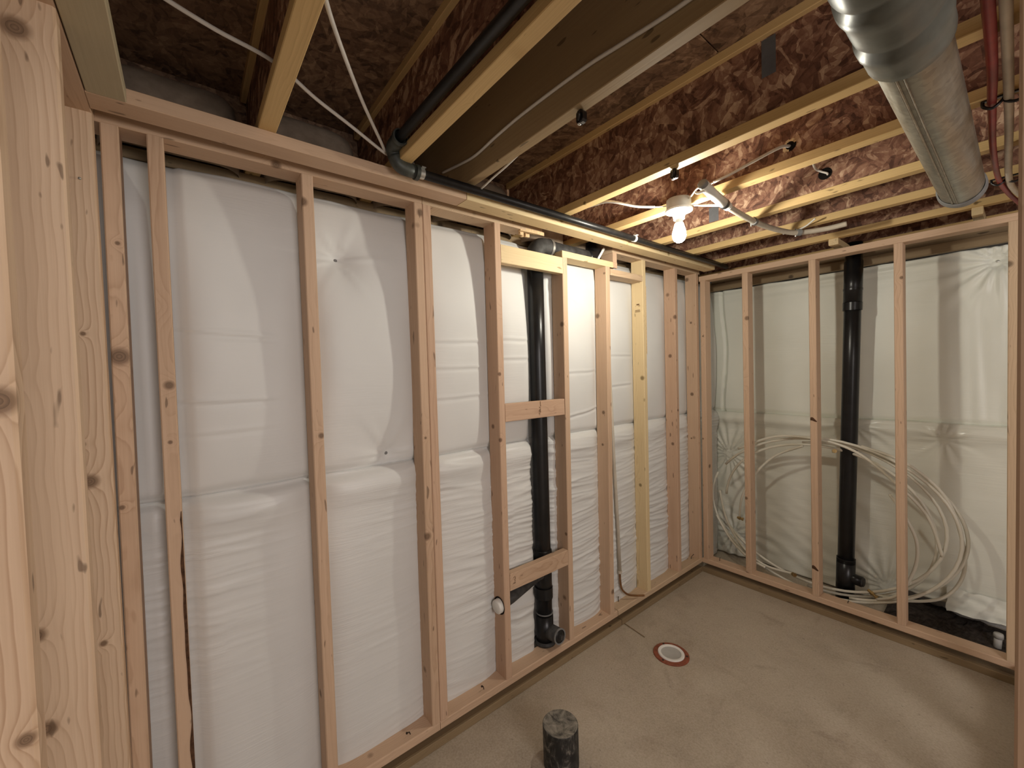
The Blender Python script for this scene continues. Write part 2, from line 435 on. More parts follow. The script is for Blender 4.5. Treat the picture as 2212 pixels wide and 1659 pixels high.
# hung top plates (with the broken one) and bottom plates
box('top_plate', (-.089, -3.40, ZT), (0, -2.342, 2.383), 'pink', WL)
jag = [(0, -2.340)] + [(0, -1.690)]
zz = [(.0, -1.655), (-.006, -1.672), (-.012, -1.640), (-.020, -1.695), (-.028, -1.70), (-.036, -1.745), (-.046, -1.715), (-.055, -1.76), (-.066, -1.735), (-.078, -1.775), (-.089, -1.765)]
prism('top_plate', [(-.089, -2.340), (0, -2.340)] + zz, ZT, 2.383, 'tan', WL)
spl = prism('splinter', [(-.002, -1.80), (.004, -1.70), (.001, -1.640), (-.012, -1.70), (-.02, -1.80)], ZT - .006, ZT + .012, 'glove', WL); spl['label'] = 'pale torn splinter at the broken plate end'
for (x, y, l) in ((-.03, -1.79, .022), (-.05, -1.765, .018), (-.04, -1.745, .026)):
    box('wood_chip', (x, y, ZT - .020), (x + .014, y + l, ZT - .001), 'glove', WL)
box('top_plate', (-.089, -1.065, ZT), (0, .020, 2.383), 'tan', WL)
box('outer_plate', (.062, -3.311, 2.345), (.1445, -2.213, 2.383), 'pink', WL)
box('outer_plate', (.062, -2.210, 2.345), (.1445, -.035, 2.383), 'yellow', WL)
for y0, y1, m in ((-3.40, -2.342, 'pink'), (-2.340, -1.089, 'pink'), (-1.083, 0.0, 'tan')):
    box('bottom_plate', (-.089, y0, .074), (0, y1, ZP), m, WL, .004)
for y0, y1 in ((-3.40, -1.053), (-1.047, 0.0)):
    p = box('sill_plate', (-.089, y0, 0.0), (0, y1, .038), 'treated', WL); p['label'] = 'brown pressure-treated plate on the slab'
# blocking round the drain pipe and the soffit framing
hd = box('header_block', (-.038, -1.930, 2.160), (0, -1.505, 2.248), 'yellow', WL)
b1 = box('blocking', (-.038, -1.932, 1.384), (0, -1.519, 1.472), 'pink2', WL)
b2 = box('blocking', (-.038, -1.934, .542), (0, -1.522, .627), 'pink', WL)
box('header_block', (-.089, -1.508, 2.2515), (.001, -1.040, 2.2865), 'yellow', WL)
box('cripple', (-.089, -1.063, 2.287), (.001, -1.024, ZT), 'pink', WL)
box('cripple', (-.010, -1.061, 2.2515), (.003, -1.024, 2.288), 'pink', WL)
box('header_block', (-.089, -1.090, 2.204), (.001, -.752, 2.243), 'tan', WL)
# illegible ink grade stamps (flat print)
def stamp(name, strokes, to_world, parent):
    bm = bmesh.new()
    for (u0, v0, u1, v1) in strokes:
        vs = [bm.verts.new(to_world(u, v)) for u, v in ((u0, v0), (u1, v0), (u1, v1), (u0, v1))]; bm.faces.new(vs)
    bmesh.ops.recalc_face_normals(bm, faces=bm.faces)
    o = link(name, bm, 'ink', parent); o['label'] = 'faded brown ink grade stamp, unreadable'; return o
rs = random.Random(3)
st = [(.0105, .030, .0145, .050), (.012, .018, .0165, .029)] + [(rs.uniform(-.002, .014), v, rs.uniform(.004, .006) + rs.uniform(0, .012), v + .0026) for v in [i * .0036 - .034 for i in range(14)]]
stamp('grade_stamp', st, lambda u, v: (.0006, -1.712 + u, 1.428 + v * .85), b1)
st = [(.018, 2.052, .040, 2.060), (.032, 2.045, .045, 2.048), (.01, 2.045, .014, 2.047)] + [(.006, 2.012, .044, 2.0145), (.004, 2.006, .046, 2.0085), (.006, 2.018, .044, 2.020)]
stamp('grade_stamp', st, lambda u, v: (-.066 + u, -.7528, v), s7)
st = [(.0, .018, .004, .022), (.006, .020, .011, .023), (.010, .006, .013, .020), (.002, .008, .008, .011), (.006, -.002, .012, .003), (.002, -.012, .005, -.008), (.008, -.012, .012, -.008)]
stamp('grade_stamp', st, lambda u, v: (.0006, -1.912 + u, .585 + v), b2)
# nails sticking out of the bottom plates
def nail(p, lean, h, parent):
    p = Vector(p); q = p + Vector((lean[0] * .3, lean[1] * .3, h * .6)); t = p + Vector((lean[0], lean[1], h))
    bm = bmesh.new(); tube_bm(bm, [p - Vector((0, 0, .004)), q, t], .0022, 6); tube_bm(bm, [t, t + (t - q).normalized() * .002], .0048, 8)
    return link('nail', bm, 'nail', parent)
bpl = [c for c in WL.children if c.name.startswith('bottom_plate')]
nail((-.060, -1.000, ZP), (.006, -.01, ), .034, bpl[2]); nail((-.028, -2.09, ZP), (.008, -.016), .026, bpl[1])
nail((-.030, -2.466, ZP), (.01, -.02), .022, bpl[0]); nail((-.050, -.085, ZP), (.01, .02), .03, bpl[2])

# ------------------------------------------------------------------ back wall framing
def xstud(xl_top, xl_bot, mat, knots=None):
    a = (xl_bot + .019, .0445, ZP); b = (xl_top + .019, .0445, 2.286)
    m = mat
    if knots: m = wood('lumber_with_knots', PINK_L, PINK_D, knots=knots, ring=30)
    return board('stud', a, b, .038, .089, (0, -1, 0), m, WB)
xstud(.012, .008, 'pink', [(1.75, 0, .0445, .006), (.95, .01, .0445, .006)])
xstud(.317, .321, 'pink2', [(.55, .01, .0445, .010)])
bs = xstud(.718, .726, 'pink')
xstud(1.122, 1.134, 'pink', [(1.98, -.014, .0445, .008)])
xstud(1.534, 1.537, 'tan')
def band_mark(z, h, parent, x0, x1):
    bm = bmesh.new(); n = 10
    for i in range(n):
        u0, u1 = i / n, (i + 1) / n
        f = lambda u: (.004 * math.sin(u * 5) - .010 * u, h * (.5 + .5 * math.sin(u * 3 + .6)))
        (c0, w0), (c1, w1) = f(u0), f(u1)
        vs = [bm.verts.new((x0 + (x1 - x0) * u, -.0007, z + q)) for u, q in ((u0, c0 - w0), (u1, c1 - w1), (u1, c1 + w1), (u0, c0 + w0))]
        bm.faces.new(vs)
    o = link('knot_scar', bm, 'char', parent); o['label'] = 'dark split knot across the stud face'
band_mark(1.268, .011, bs, .7235, .7590); band_mark(.298, .012, bs, .7268, .7620)
box('top_plate', (.004, 0, 2.286), (1.62, .089, 2.324), 'pink', WB)
bpb = box('bottom_plate', (.001, 0, .074), (1.62, .089, ZP), 'pink', WB, .004)
p = box('sill_plate', (.001, 0, 0), (1.62, .089, .038), 'treated', WB); p['label'] = 'brown pressure-treated plate on the slab'
nail((.115, .040, ZP), (.0, .006), .022, bpb); nail((.90, .05, ZP), (.004, .004), .014, bpb)
box('hanger_block', (.832, -.030, 2.345), (.880, .30, 2.383), 'yellow', WB)
box('hanger_block', (1.4165, -.030, 2.345), (1.456, .30, 2.383), 'yellow', WB)
lg = box('ledger_strip', (-.10, .385, 2.262), (1.75, .423, 2.318), 'treated', WB); lg['label'] = 'weathered brown board holding the sheet top'
box('ledger_strip', (-.10, .43, 2.32), (1.75, .47, 2.382), 'treated', WB)

# ------------------------------------------------------------------ near wall framing and doorway stud
def nstud(x1, knots=None, mat='tan', wid=.038):
    a = (x1 - wid / 2, -3.3565, ZP); b = (x1 - wid / 2, -3.3565, ZT)
    m = wood('near_lumber', (.70, .52, .36), (.42, .26, .155), knots=knots or [], ring=55, contrast=.85, rlo=.4)
    return board('stud', a, b, wid, .089, (0, 1, 0), m, WN, .004)   # local Z = +y, local Y = Z x X = +x
nstud(.040, [(1.26, .019, .0, .016), (1.36, .019, -.01, .006), (.82, .019, .008, .007), (1.65, .019, .004, .005)])
nstud(.431, [(2.17, .019, -.008, .017), (1.05, .019, -.03, .012), (.70, .019, -.02, .008)])
nstud(.812, [(1.5, .019, .03, .015), (1.08, .019, .035, .008)])
box('top_plate', (.002, -3.401, ZT), (1.9, -3.312, 2.383), 'pink', WN)
box('bottom_plate', (.002, -3.401, .074), (.95, -3.312, ZP), 'pink', WN)
box('sill_plate', (.002, -3.401, 0), (.95, -3.312, .038), 'treated', WN)
nl = tube('nail', [(.0395, -3.3405, 2.166), (.0455, -3.341, 2.165)], .0030, 'metal', WN.children[0], 8)
for y_ in (-2.32, -1.92, -1.515, -1.11, -.70, -.295):  # doorway stud, then unseen studs added to block light from the adjoining space
    board('stud', (1.6205, y_, .112), (1.6205, y_, 2.345), .089, .038, (0, -1, 0), 'pink', WR)
box('top_plate', (1.576, -2.34, ZT), (1.665, .10, 2.383), 'pink', WR)
box('bottom_plate', (1.576, -2.34, .074), (1.665, .0, ZP), 'pink', WR)
box('sill_plate', (1.576, -2.34, 0), (1.665, .0, .038), 'treated', WR)

# ------------------------------------------------------------------ ceiling: joists
def joist(yc, w=.048, x0=-.24, x1=4.6, h=.312, fl_=.036, holes=()):
    z0 = 2.383
    web = box('floor_joist', (x0, yc - .0055, z0 + fl_ - .006), (x1, yc + .0055, z0 + h - fl_ + .006), 'web', ceil)
    box('bottom_flange', (x0, yc - w / 2, z0), (x1, yc + w / 2, z0 + fl_), 'flange', web)
    box('top_flange', (x0, yc - w / 2, z0 + h - fl_), (x1, yc + w / 2, z0 + h), 'flange', web)
    return web
JY = [-2.9225, -2.508, -1.669, -1.277, -.823, -.429, -.016]
J = {y: joist(y) for y in JY}
joist(-3.37); joist(.40)
lv = box('laminated_beam', (-.24, -2.246, 2.383), (4.6, -2.204, 2.695), 'lvl', ceil); lv['label'] = 'smooth brown laminated beam beside the open-web joists'
for i in range(6):
    pass
rim = box('rim_board', (-.30, -3.5, 2.383), (-.262, .65, 2.695), 'deck', ceil)
box('mud_sill', (-.45, -6.0, 2.345), (-.20, .8, 2.383), 'treated', ceil)
# subfloor sheets: visible panel seams as separate sheets
for k, (a, b) in enumerate(((-.26, .93), (.934, 2.14), (2.144, 3.3))):
    box('subfloor_panel', (a, -3.6, 2.6875), (b, .6, 2.6945), 'deck', ceil, .001)
# flat dark grey patches and bored holes on joist webs
def patch(name, lo, hi, mat, parent, label):
    o = box(name, lo, hi, mat, parent, .0005); o['label'] = label; return o
patch('web_patch', (.483, -.8296, 2.428), (.535, -.8289, 2.508), 'dark_grey', J[-.823], 'dark grey patch on the joist web')
patch('web_patch', (1.056, -1.6757, 2.539), (1.096, -1.6750, 2.655), 'dark_grey', J[-1.669], 'dark grey patch on the joist web')
def bore(x, z, yface, r, parent, pale):
    o = lathe('bored_hole', [(0, 0), (r * .8, 0.0006), (r, .0012), (r * 1.15, .0004)], (x, yface, z), (0, -1, 0), 'hole', parent, 18); o['label'] = 'round bored hole through the joist web'
    if pale:
        bm = bmesh.new()
        for i in range(9):
            a0 = math.radians(20 + i * 26); a1 = a0 + math.radians(30); k = 1.25 + .35 * random.random()
            vs = [bm.verts.new((x + math.cos(a) * q * r, yface - .002, z + math.sin(a) * q * r)) for a, q in ((a0, .85), (a1, .85), (a1, k), (a0, k))]
            bm.faces.new(vs)
        o = link('hole_splinters', bm, 'glove', parent); o['label'] = 'pale torn splinters round the hole'
bore(1.0135, 2.4735, -1.2832, .018, J[-1.277], True)
bore(1.0125, 2.4915, -.8292, .023, J[-.823], False)


# ------------------------------------------------------------------ insulation
def sheet(name, axis, u0, u1, z0, z1, nu, nz, fn, back, mat):
    """axis 'y': plane x=f(y,z); axis 'x': plane y=f(x,z). closed at the rim to the back plane"""
    bm = bmesh.new(); G = []
    def P(u, d, z): return (d, u, z) if axis == 'y' else (u, d, z)
    for i in range(nu + 1):
        u = u0 + (u1 - u0) * i / nu; row = []
        for j in range(nz + 1):
            z = z0(u) + (z1(u) - z0(u)) * j / nz
            row.append(bm.verts.new(P(u, fn(u, z), z)))
        G.append(row)
    for i in range(nu):
        for j in range(nz): bm.faces.new((G[i][j], G[i + 1][j], G[i + 1][j + 1], G[i][j + 1]))
    ring = [G[i][0] for i in range(nu + 1)] + [G[nu][j] for j in range(1, nz + 1)] + [G[i][nz] for i in range(nu - 1, -1, -1)] + [G[0][j] for j in range(nz - 1, 0, -1)]
    bv = []
    for v in ring:
        c = v.co; bv.append(bm.verts.new((back, c.y, c.z) if axis == 'y' else (c.x, back, c.z)))
    for k in range(len(ring)):
        m = (k + 1) % len(ring); bm.faces.new((ring[k], bv[k], bv[m], ring[m]))
    bmesh.ops.recalc_face_normals(bm, faces=bm.faces)
    return link(name, bm, mat, None, True)
STL = [-3.288, -3.19, -2.783, -2.340, -1.95, -1.494, -1.125, -.735, -.331, -.02]
def nz3(x, y, z): return noise.noise(Vector((x, y, z)))
SEAM = 1.255
def ridge(x, y, z):
    return (1 - abs(nz3(x, y, z)) * 1.6) ** 3 if abs(nz3(x, y, z)) < .6 else 0.
def left_surface(lower):
    pins = [(-2.66, 2.093, .060), (-1.375, 2.085, .05), (-2.493, 1.30, .045)]
    def f(y, z):
        d = min(abs(y - s) for s in STL)
        bay = 1 - math.exp(-(max(0, d - .012) / .05) ** 1.5)
        if lower:
            x = -.068 - .012 * (1 - min(1, z / .25)) ** 2
        else:
            q = (z - 1.70) / .60
            x = -.058 - (.056 if q > 0 else .045) * q * q
        x = x * bay + (1 - bay) * min(x, -.093)
        x += .010 * nz3(y * 1.9, z * 1.5, 4.2) * bay + .005 * nz3(y * 5, z * 4, 9.1) * bay
        if y < -3.15: x -= .014
        # seam between the two rolls
        e = abs(z - SEAM)
        sag = .012 * nz3(y * 4, 0, 2.2)
        x -= .028 * math.exp(-((e + sag) / .018) ** 2) * (1 if lower else .6)
        if lower: x += .016 * math.exp(-((z - (SEAM - .075)) / .05) ** 2) * bay
        # pipe hollow
        g = math.exp(-((y + 1.63) / .072) ** 4)
        x = x * (1 - g) + g * min(x, -.150)
        # wrinkles
        if lower:
            right = min(1., max(.0, (y + 2.55) / .8))
            wz = z + .05 * nz3(y * 1.3, z * 2.2, 6.6) + .10 * (y - round(y / .41) * .41) * nz3(round(y / .41) * 3.7, z * 2, 1.1)
            patch = max(0., .42 + 1.3 * nz3(y * 2.3, z * 3.1, 7.7))
            up = math.exp(-((z - 1.0) / .28) ** 2)
            x += (.0028 + .0038 * right) * min(1.2, patch + .5 * right) * ridge(y * 1.7, wz * 17, 1.1)
            x += (.0014 + .0042 * right + .0025 * up) * min(1.2, patch + .3 * right) * ridge(y * 3.0 + 4, wz * 38, 5.5)
            x += .0016 * right * nz3(y * 7, wz * 85, 3.3)
        else:
            x += .0010 * nz3(y * 3, z * 26, 3.3) * max(0, .2 + nz3(y * 2, z * 2, .4))
            for y0, y1, zc, sl, dp in ((-3.17, -2.93, 1.795, -.07, .004), (-3.17, -2.93, 1.565, -.01, .0045), (-3.15, -2.95, 1.46, .03, .0025), (-2.28, -2.02, 1.78, .02, .003), (-2.28, -2.02, 1.66, .0, .003), (-2.28, -2.0, 1.52, .02, .003), (-1.9, -1.72, 1.80, .0, .003), (-1.9, -1.72, 1.70, .02, .003), (-1.44, -1.16, 1.62, .03, .003), (-1.08, -.8, 1.72, .0, .003), (-1.08, -.8, 1.52, .04, .003), (-1.44, -1.16, 1.36, .12, .005)):
                if y0 - .06 < y < y1 + .06 and abs(z - zc) < .06:
                    m = min(1, max(0, (y - y0 + .06) / .08)) * min(1, max(0, (y1 + .06 - y) / .08))
                    t = z - zc - sl * (y - y0) - .004 * nz3(y * 9, zc, 1)
                    x += m * dp * (math.exp(-(t / .007) ** 2) - 1.1 * math.exp(-((t + .012) / .008) ** 2))
            for (py, pz, dep) in pins:
                dy, dz = y - py, z - pz; r = math.hypot(dy, dz)
                if r < .5:
                    x -= dep * math.exp(-(r / .070) ** 1.3)
                    th = math.atan2(dz, dy)
                    w_ = max(0., math.sin(th * 6.5 + 2.2 * nz3(th * 1.5, 2, py) + 1)) ** 2
                    x += .0075 * math.exp(-(r / .15) ** 2) * w_ * min(1, r / .025)
            # edge tucked at top
            x -= .02 * math.exp(-((2.325 - z) / .02) ** 2)
        return x
    return f
zb = lambda u: .005; zs = lambda u: SEAM + .006 * nz3(u * 3, 1, 1)
zt = lambda u: 2.327 - .012 * abs(nz3(u * 3, 5, 1))
a = sheet('insulation_blanket', 'y', -3.40, .41, zb, zs, 230, 250, left_surface(True), -.26, 'vinyl_low')
tag(a, 'lower roll of wrinkled white vinyl insulation behind the long stud wall', 'insulation', 'wall insulation rolls')
a = sheet('insulation_blanket', 'y', -3.40, .41, zs, zt, 260, 150, left_surface(False), -.26, 'vinyl')
tag(a, 'upper roll of smooth white vinyl insulation behind the long stud wall', 'insulation', 'wall insulation rolls')
for py, pz in ((-2.66, 2.093), (-1.375, 2.085), (-2.493, 1.30)):
    x = left_surface(False)(py, pz)
    o = lathe('fastener_pin', [(0, .004), (.006, .004), (.0075, .002), (.0075, 0), (0.003, 0), (.003, -.02)], (x + .001, py, pz), (1, 0, 0), 'grey', a, 12); o['label'] = 'small grey pin pulling the vinyl into a dimple'

SB = 1.235
def back_surface(lower):
    def f(x, z):
        y = .455 + .012 * nz3(x * 1.8, z * 1.5, 3.1) + .006 * nz3(x * 5, z * 4, 8.8)
        e = z - (SB + .015 * nz3(x * 2.5, 0, 1.1))
        if lower:
            y -= .035 * math.exp(-((z - SB + .05) / .05) ** 2)
            # radiating pulls from under the seam and from the corner
            for (cx, cz, k, A, rr) in ((.86, 1.20, 15, .006, .22), (.02, .88, 19, .010, .30), (.05, .20, 15, .010, .32), (1.28, 1.14, 11, .004, .2), (1.02, .12, 17, .007, .35)):
                dx, dz = x - cx, z - cz; r = math.hypot(dx, dz)
                if r < .8:
                    th = math.atan2(dz, dx); y += A * math.exp(-(r / rr) ** 2) * math.sin(th * k + 2.5 * nz3(th * 2, r * 5, cx)) * min(1, r / .04)
            t = z + .55 * (x - .4)
            y += .006 * nz3(x * 1.5, t * 16, 2.7) * max(0, min(1, (1.0 - x) * 1.6)) * max(0, min(1, (.85 - z) * 2)) * 1.6
            y += .0025 * nz3(x * 6, z * 20, 1.9)
        else:
            y += .010 * math.exp(-((2.262 - z) / .10) ** 2) * (nz3(x * 1.2, z * 34, 4.4))
            y += .022 * math.exp(-(e / .02) ** 2)
            # vertical drapes toward the doorway end and a pulled pin
            dx, dz = x - 1.49, z - 2.177; r = math.hypot(dx, dz); th = math.atan2(dz, dx)
            y += .035 * math.exp(-(r / .05) ** 2) + .009 * math.exp(-(r / .25) ** 2) * math.sin(th * 14) * min(1, r / .02)
            y += .012 * nz3(x * 24, z * 1.6 + .9 * x, 6.1) * max(0, min(1, (x - 1.28) * 7)) * max(0, min(1, (2.2 - z) * 4))
            y += .0022 * nz3(x * 7, z * 7, 1.2)
            xl = -.028 + .030 * math.sin(max(0, min(1, (z - 1.24) / 1.0)) * math.pi) ** 2
            y += .035 * math.exp(-((x - xl) / .007) ** 2)
        return y
    return f
zb2 = lambda u: .012 + .022 * max(0, nz3(u * 3, 2, 2)) if u < 1.02 else (.012 + min(1, (u - 1.02) / .09) * (.118 + .02 * nz3(u * 6, 1, 0)))
zs2 = lambda u: SB + .012 * nz3(u * 2.2, 3, 1)
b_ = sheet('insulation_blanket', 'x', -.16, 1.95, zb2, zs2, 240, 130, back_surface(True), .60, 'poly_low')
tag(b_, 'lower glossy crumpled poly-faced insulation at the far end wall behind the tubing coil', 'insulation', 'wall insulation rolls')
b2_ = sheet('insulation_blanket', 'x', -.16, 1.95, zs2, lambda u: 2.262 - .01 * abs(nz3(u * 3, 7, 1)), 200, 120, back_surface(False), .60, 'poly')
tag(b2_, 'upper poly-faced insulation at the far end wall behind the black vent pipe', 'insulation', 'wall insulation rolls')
lathe('fastener_pin', [(0, .003), (.007, .003), (.008, 0), (.003, -.02)], (1.49, back_surface(False)(1.49, 2.177) - .001, 2.177), (0, -1, 0), 'metal', b2_, 12)
# torn flap of poly beside the floor gap
bm = bmesh.new(); g = []
for i in range(15):
    row = []
    for j in range(9):
        u, v = i / 14, j / 8
        x = 1.30 + .30 * u + .03 * nz3(v * 3, 1, 1) * (1 - v); z = .115 + .13 * v - .03 * (1 - v) * (1 - u) * .4 + .015 * nz3(u * 5, v * 2, 3)
        row.append(bm.verts.new((x, .405 + .018 * nz3(u * 7, v * 5, 2) + .02 * v, z)))
    g.append(row)
for i in range(14):
    for j in range(8): bm.faces.new((g[i][j], g[i + 1][j], g[i + 1][j + 1], g[i][j + 1]))
fl2 = link('torn_flap', bm, 'poly', b_, True); fl2['label'] = 'torn pale flap of sheeting above the dark gap'
# rim batts in the joist bays
def pillow(y0, y1, z0=2.36, z1=2.655, label=''):
    bm = bmesh.new(); n, m = 22, 14; G = []
    for i in range(n + 1):
        row = []
        for j in range(m + 1):
            u = -1 + 2 * i / n; v = j / m
            k = (1 - abs(u) ** 5) ** .33
            top = (z1 - z0) * (.62 + .38 * k)
            y = (y0 + y1) / 2 + (y1 - y0) / 2 * u
            z = z0 + top * v
            bul = (1 - abs(u) ** 6) * (1 - v ** 5)
            x = -.25 + .12 * bul ** .6 + .012 * nz3(y * 6, z * 6, 1.5)
            row.append(bm.verts.new((x, y, z)))
        G.append(row)
    for i in range(n):
        for j in range(m): bm.faces.new((G[i][j], G[i + 1][j], G[i + 1][j + 1], G[i][j + 1]))
    o = link('insulation_batt', bm, 'batt', None, True)
    tag(o, label, 'insulation', 'rim joist batts'); return o
ys = [(-3.34, -2.952, 'dusty insulation batt in the darkest joist bay above the upper plate corner'),
      (-2.893, -2.537, 'dusty rounded insulation batt in the bay crossed by two thin cables'),
      (-2.48, -2.252, 'dusty insulation batt in the bay beside the laminated beam and iron pipe'),
      (-2.198, -1.7, 'dusty insulation batt in the bay just past the laminated beam'),
      (-1.64, -1.31, 'dusty insulation batt in the bay of the lit lampholder'),
      (-1.245, -0.855, 'dusty insulation batt in the second bay past the lampholder'),
      (-0.79, -0.46, 'dusty insulation batt in the next-to-last joist bay'), (-0.4, -0.05, 'dusty insulation batt in the joist bay nearest the far end wall')]
for y0, y1, l in ys: pillow(y0, y1, label=l)
# dark earth in the gap at the foot of the far end wall
bm = bmesh.new(); g = []
for i in range(40):
    row = []
    for j in range(10):
        x = 1.03 + .62 * i / 39; y = .13 + .45 * j / 9
        z = .012 + .035 * max(0, nz3(x * 6, y * 8, 1)) + .012 * nz3(x * 30, y * 30, 2) + .03 * math.sin(math.pi * min(1, i / 20)) * (j / 9)
        row.append(bm.verts.new((x, y, max(.002, z))))
    g.append(row)
for i in range(39):
    for j in range(9): bm.faces.new((g[i][j], g[i + 1][j], g[i + 1][j + 1], g[i][j + 1]))
o = link('rubble', bm, 'dirt'); tag(o, 'dark gravelly fill in the gap under the torn sheeting', 'rubble', kind='stuff')
t = empty('drain_stub', (1.50, .33, 0), 'short dusty white pipe stub in the dark gap at the wall foot', 'pipe')
tube('pipe', [(1.50, .33, .0), (1.505, .335, .085)], .016, 'box', t, 16); lathe('cap', [(0, .006), (.018, .006), (.020, 0), (.020, -.02), (.0165, -.02)], (1.505, .335, .085), (0, 0, 1), 'box', t, 16)

# ------------------------------------------------------------------ drain pipe in the long wall
R3 = .0445; PX, PY = -.086, -1.632
t = empty('drain_pipe', (PX, PY, .074), 'black plastic drain pipe rising between the blocked studs of the long wall', 'pipe')
tube('pipe', [(PX, PY, .10), (PX, PY, .9), (PX, PY, 1.7), (PX, PY, 2.26)], R3, 'abs', t, 28)
def ring(name, c, ax, r, w_, mat, parent, t_=.003, seg=28):
    return sharp(lathe(name, [(r, -w_ / 2), (r + t_, -w_ / 2), (r + t_, w_ / 2), (r, w_ / 2)], c, ax, mat, parent, seg))
el = tube('elbow', bend((PX, PY, 2.24), (PX, PY, 2.315), (PX, PY + .105, 2.315), .072), .0485, 'abs_dull', t, 28, False)
tube('pipe', [(PX, PY + .09, 2.315), (PX, -1.19, 2.312)], R3 * .96, 'abs_dull', t, 28)
ring('band_clamp', (PX, -1.528, 2.315), (0, 1, 0), .0485, .016, 'metal', t)
ring('band_clamp', (PX, -1.205, 2.312), (0, 1, 0), .043, .014, 'metal', t)
tube('elbow', bend((PX, -1.215, 2.312), (PX, -1.13, 2.312), (PX - .03, -1.11, 2.44), .06), .047, 'abs', t, 24)
st_ = board('plastic_strap', (-.05, -1.175, 2.262), (-.03, -1.105, 2.372), .016, .003, (1, 0, 0), 'white', t); st_['label'] = 'white plastic strap over the elbow'
# sanitary tee with arm through the stud
ring('coupling', (PX, PY, .605), (0, 0, 1), R3, .06, 'abs', t, .0055)
ring('coupling', (PX, PY, .40), (0, 0, 1), R3, .06, 'abs', t, .0055)
tube('tee_body', [(PX, PY, .36), (PX, PY, .64)], R3 + .0025, 'abs', t, 28)
tube('branch_hub', bend((PX, PY + .01, .475), (PX + .002, PY - .03, .52), (PX + .012, PY - .085, .512), .035), .035, 'abs_dull', t, 22)
ARM = tube('branch_arm', [(PX + .010, PY - .06, .512), (PX + .042, -1.90, .482), (PX + .046, -1.988, .470)], .0302, 'abs_dull', t, 22)

cp = lathe('end_cap', [(0, .013), (.030, .013), (.034, .009), (.0345, 0), (.0345, -.02)], (PX + .047, -1.985, .470), (.03, -1, -.09), 'white', ARM, 24); cp['label'] = 'white test cap on the branch end'
hole = lathe('stud_hole', [(.036, 0), (.043, 0.0005)], (PX + .047, -1.9755, .471), (0, -1, 0), 'hole', WL, 24)
# cleanout at the foot
tube('cleanout_body', [(PX, PY, .086), (PX, PY, .27)], R3 + .004, 'abs', t, 28)
ring('glue_ring', (PX, PY, .285), (0, 0, 1), R3, .005, 'grey', t, .0045)
HUB = tube('cleanout_hub', [(PX, PY + .005, .182), (PX + .106, PY + .01, .190)], .040, 'abs_dull', t, 24)
ring('cleanout_rim', (PX + .107, PY + .01, .190), (1, 0, .07), .034, .006, 'grey', HUB, .008)
lathe('cleanout_plug', [(0, .004), (.030, .004), (.033, 0), (.033, -.01)], (PX + .107, PY + .01, .190), (1, 0, .07), 'abs', HUB, 22)
board('plug_nut', (PX + .109, PY + .01, .190), (PX + .128, PY + .01, .1915), .024, .024, (0, .3, 1), 'abs_dull', HUB)
lathe('floor_collar', [(R3 + .006, .0), (R3 + .014, .0), (R3 + .018, .012), (R3 + .006, .02)], (PX, PY, .112), (0, 0, 1), 'abs_dull', t, 24)

# ------------------------------------------------------------------ vent pipe at the far wall
A, B = Vector((.838, .27, 0.0)), Vector((.892, .275, 2.32)); d = (B - A).normalized()
t = empty('vent_pipe', A, 'thick black plastic vent pipe leaning behind the studs of the far end wall', 'pipe')
pt = lambda z: A + d * (z / d.z)
tube('pipe', [pt(.0), pt(.8), pt(1.6), pt(2.40)], .0455, 'abs', t, 28)
for z, hgt in ((2.10, .012), (1.99, .05), (.30, .03), (.115, .05)): ring('coupling', pt(z), d, .0455, hgt, 'abs', t, .006)
tube('coupling_sleeve', [pt(1.99), pt(2.28)], .0495, 'abs', t, 28)
tube('cleanout_tee', [pt(.02), pt(.31)], .0515, 'abs', t, 28)
q = pt(.19); tube('cleanout_hub', [q, q + Vector((.090, -.012, -.004))], .034, 'abs', t, 22)
lathe('cleanout_plug', [(0, .008), (.028, .008), (.030, 0), (.030, -.01)], q + Vector((.090, -.012, -.004)), (1, -.13, 0), 'abs_dull', t, 20)

# ------------------------------------------------------------------ tubing coil
t = empty('tubing_coil', (.70, .2, .02), 'big loose coil of translucent white water tubing behind the far end studs', 'tubing')
def loop(cx, cz, rx, rz, y0, y1, a0, a1, wob, n=46):
    out = []
    for i in range(n + 1):
        k = i / n; a_ = math.radians(a0 + (a1 - a0) * k)
        out.append((cx + rx * math.cos(a_) * (1 + wob * math.sin(2 * a_ + 1)), y0 + (y1 - y0) * k + .02 * math.sin(a_ * 1.5), cz + rz * math.sin(a_) * (1 + wob * math.cos(a_))))
    return out
def ltube(p, r=.0088): return tube('tube_loop', p, r, 'pexclear', t, 8)
ltube(loop(.68, .585, .685, .535, .20, .175, -200, 95, .02))
ltube(loop(.66, .60, .64, .505, .225, .20, -150, 150, .03))
ltube(loop(.69, .56, .60, .50, .24, .215, -95, 175, -.03))
ltube(loop(.72, .58, .655, .50, .19, .23, -75, 100, .04))
ltube(spline([(.20, .19, .98), (.45, .185, 1.10), (.70, .17, 1.115), (.92, .15, 1.06), (1.10, .16, .90), (1.24, .18, .72), (1.30, .19, .50)]))
ltube(spline([(.94, .20, 1.09), (1.14, .19, 1.02), (1.30, .20, .86), (1.37, .21, .64), (1.38, .22, .42), (1.30, .22, .25), (1.14, .22, .165), (1.00, .2, .155)]))
ltube(spline([(.05, .20, .62), (.10, .20, .40), (.22, .19, .22), (.38, .17, .135), (.57, .17, .135)]))
ltube(spline([(.03, .18, .42), (.14, .17, .26), (.27, .16, .16), (.40, .14, .13)]))
ltube(spline([(1.02, .17, .14), (1.12, .15, .22), (1.19, .15, .40), (1.20, .15, .56), (1.15, .155, .70), (1.08, .16, .82)]))
ltube(spline([(.20, .20, .43), (.22, .20, .60), (.30, .21, .78), (.44, .215, .95), (.62, .22, 1.05)]))
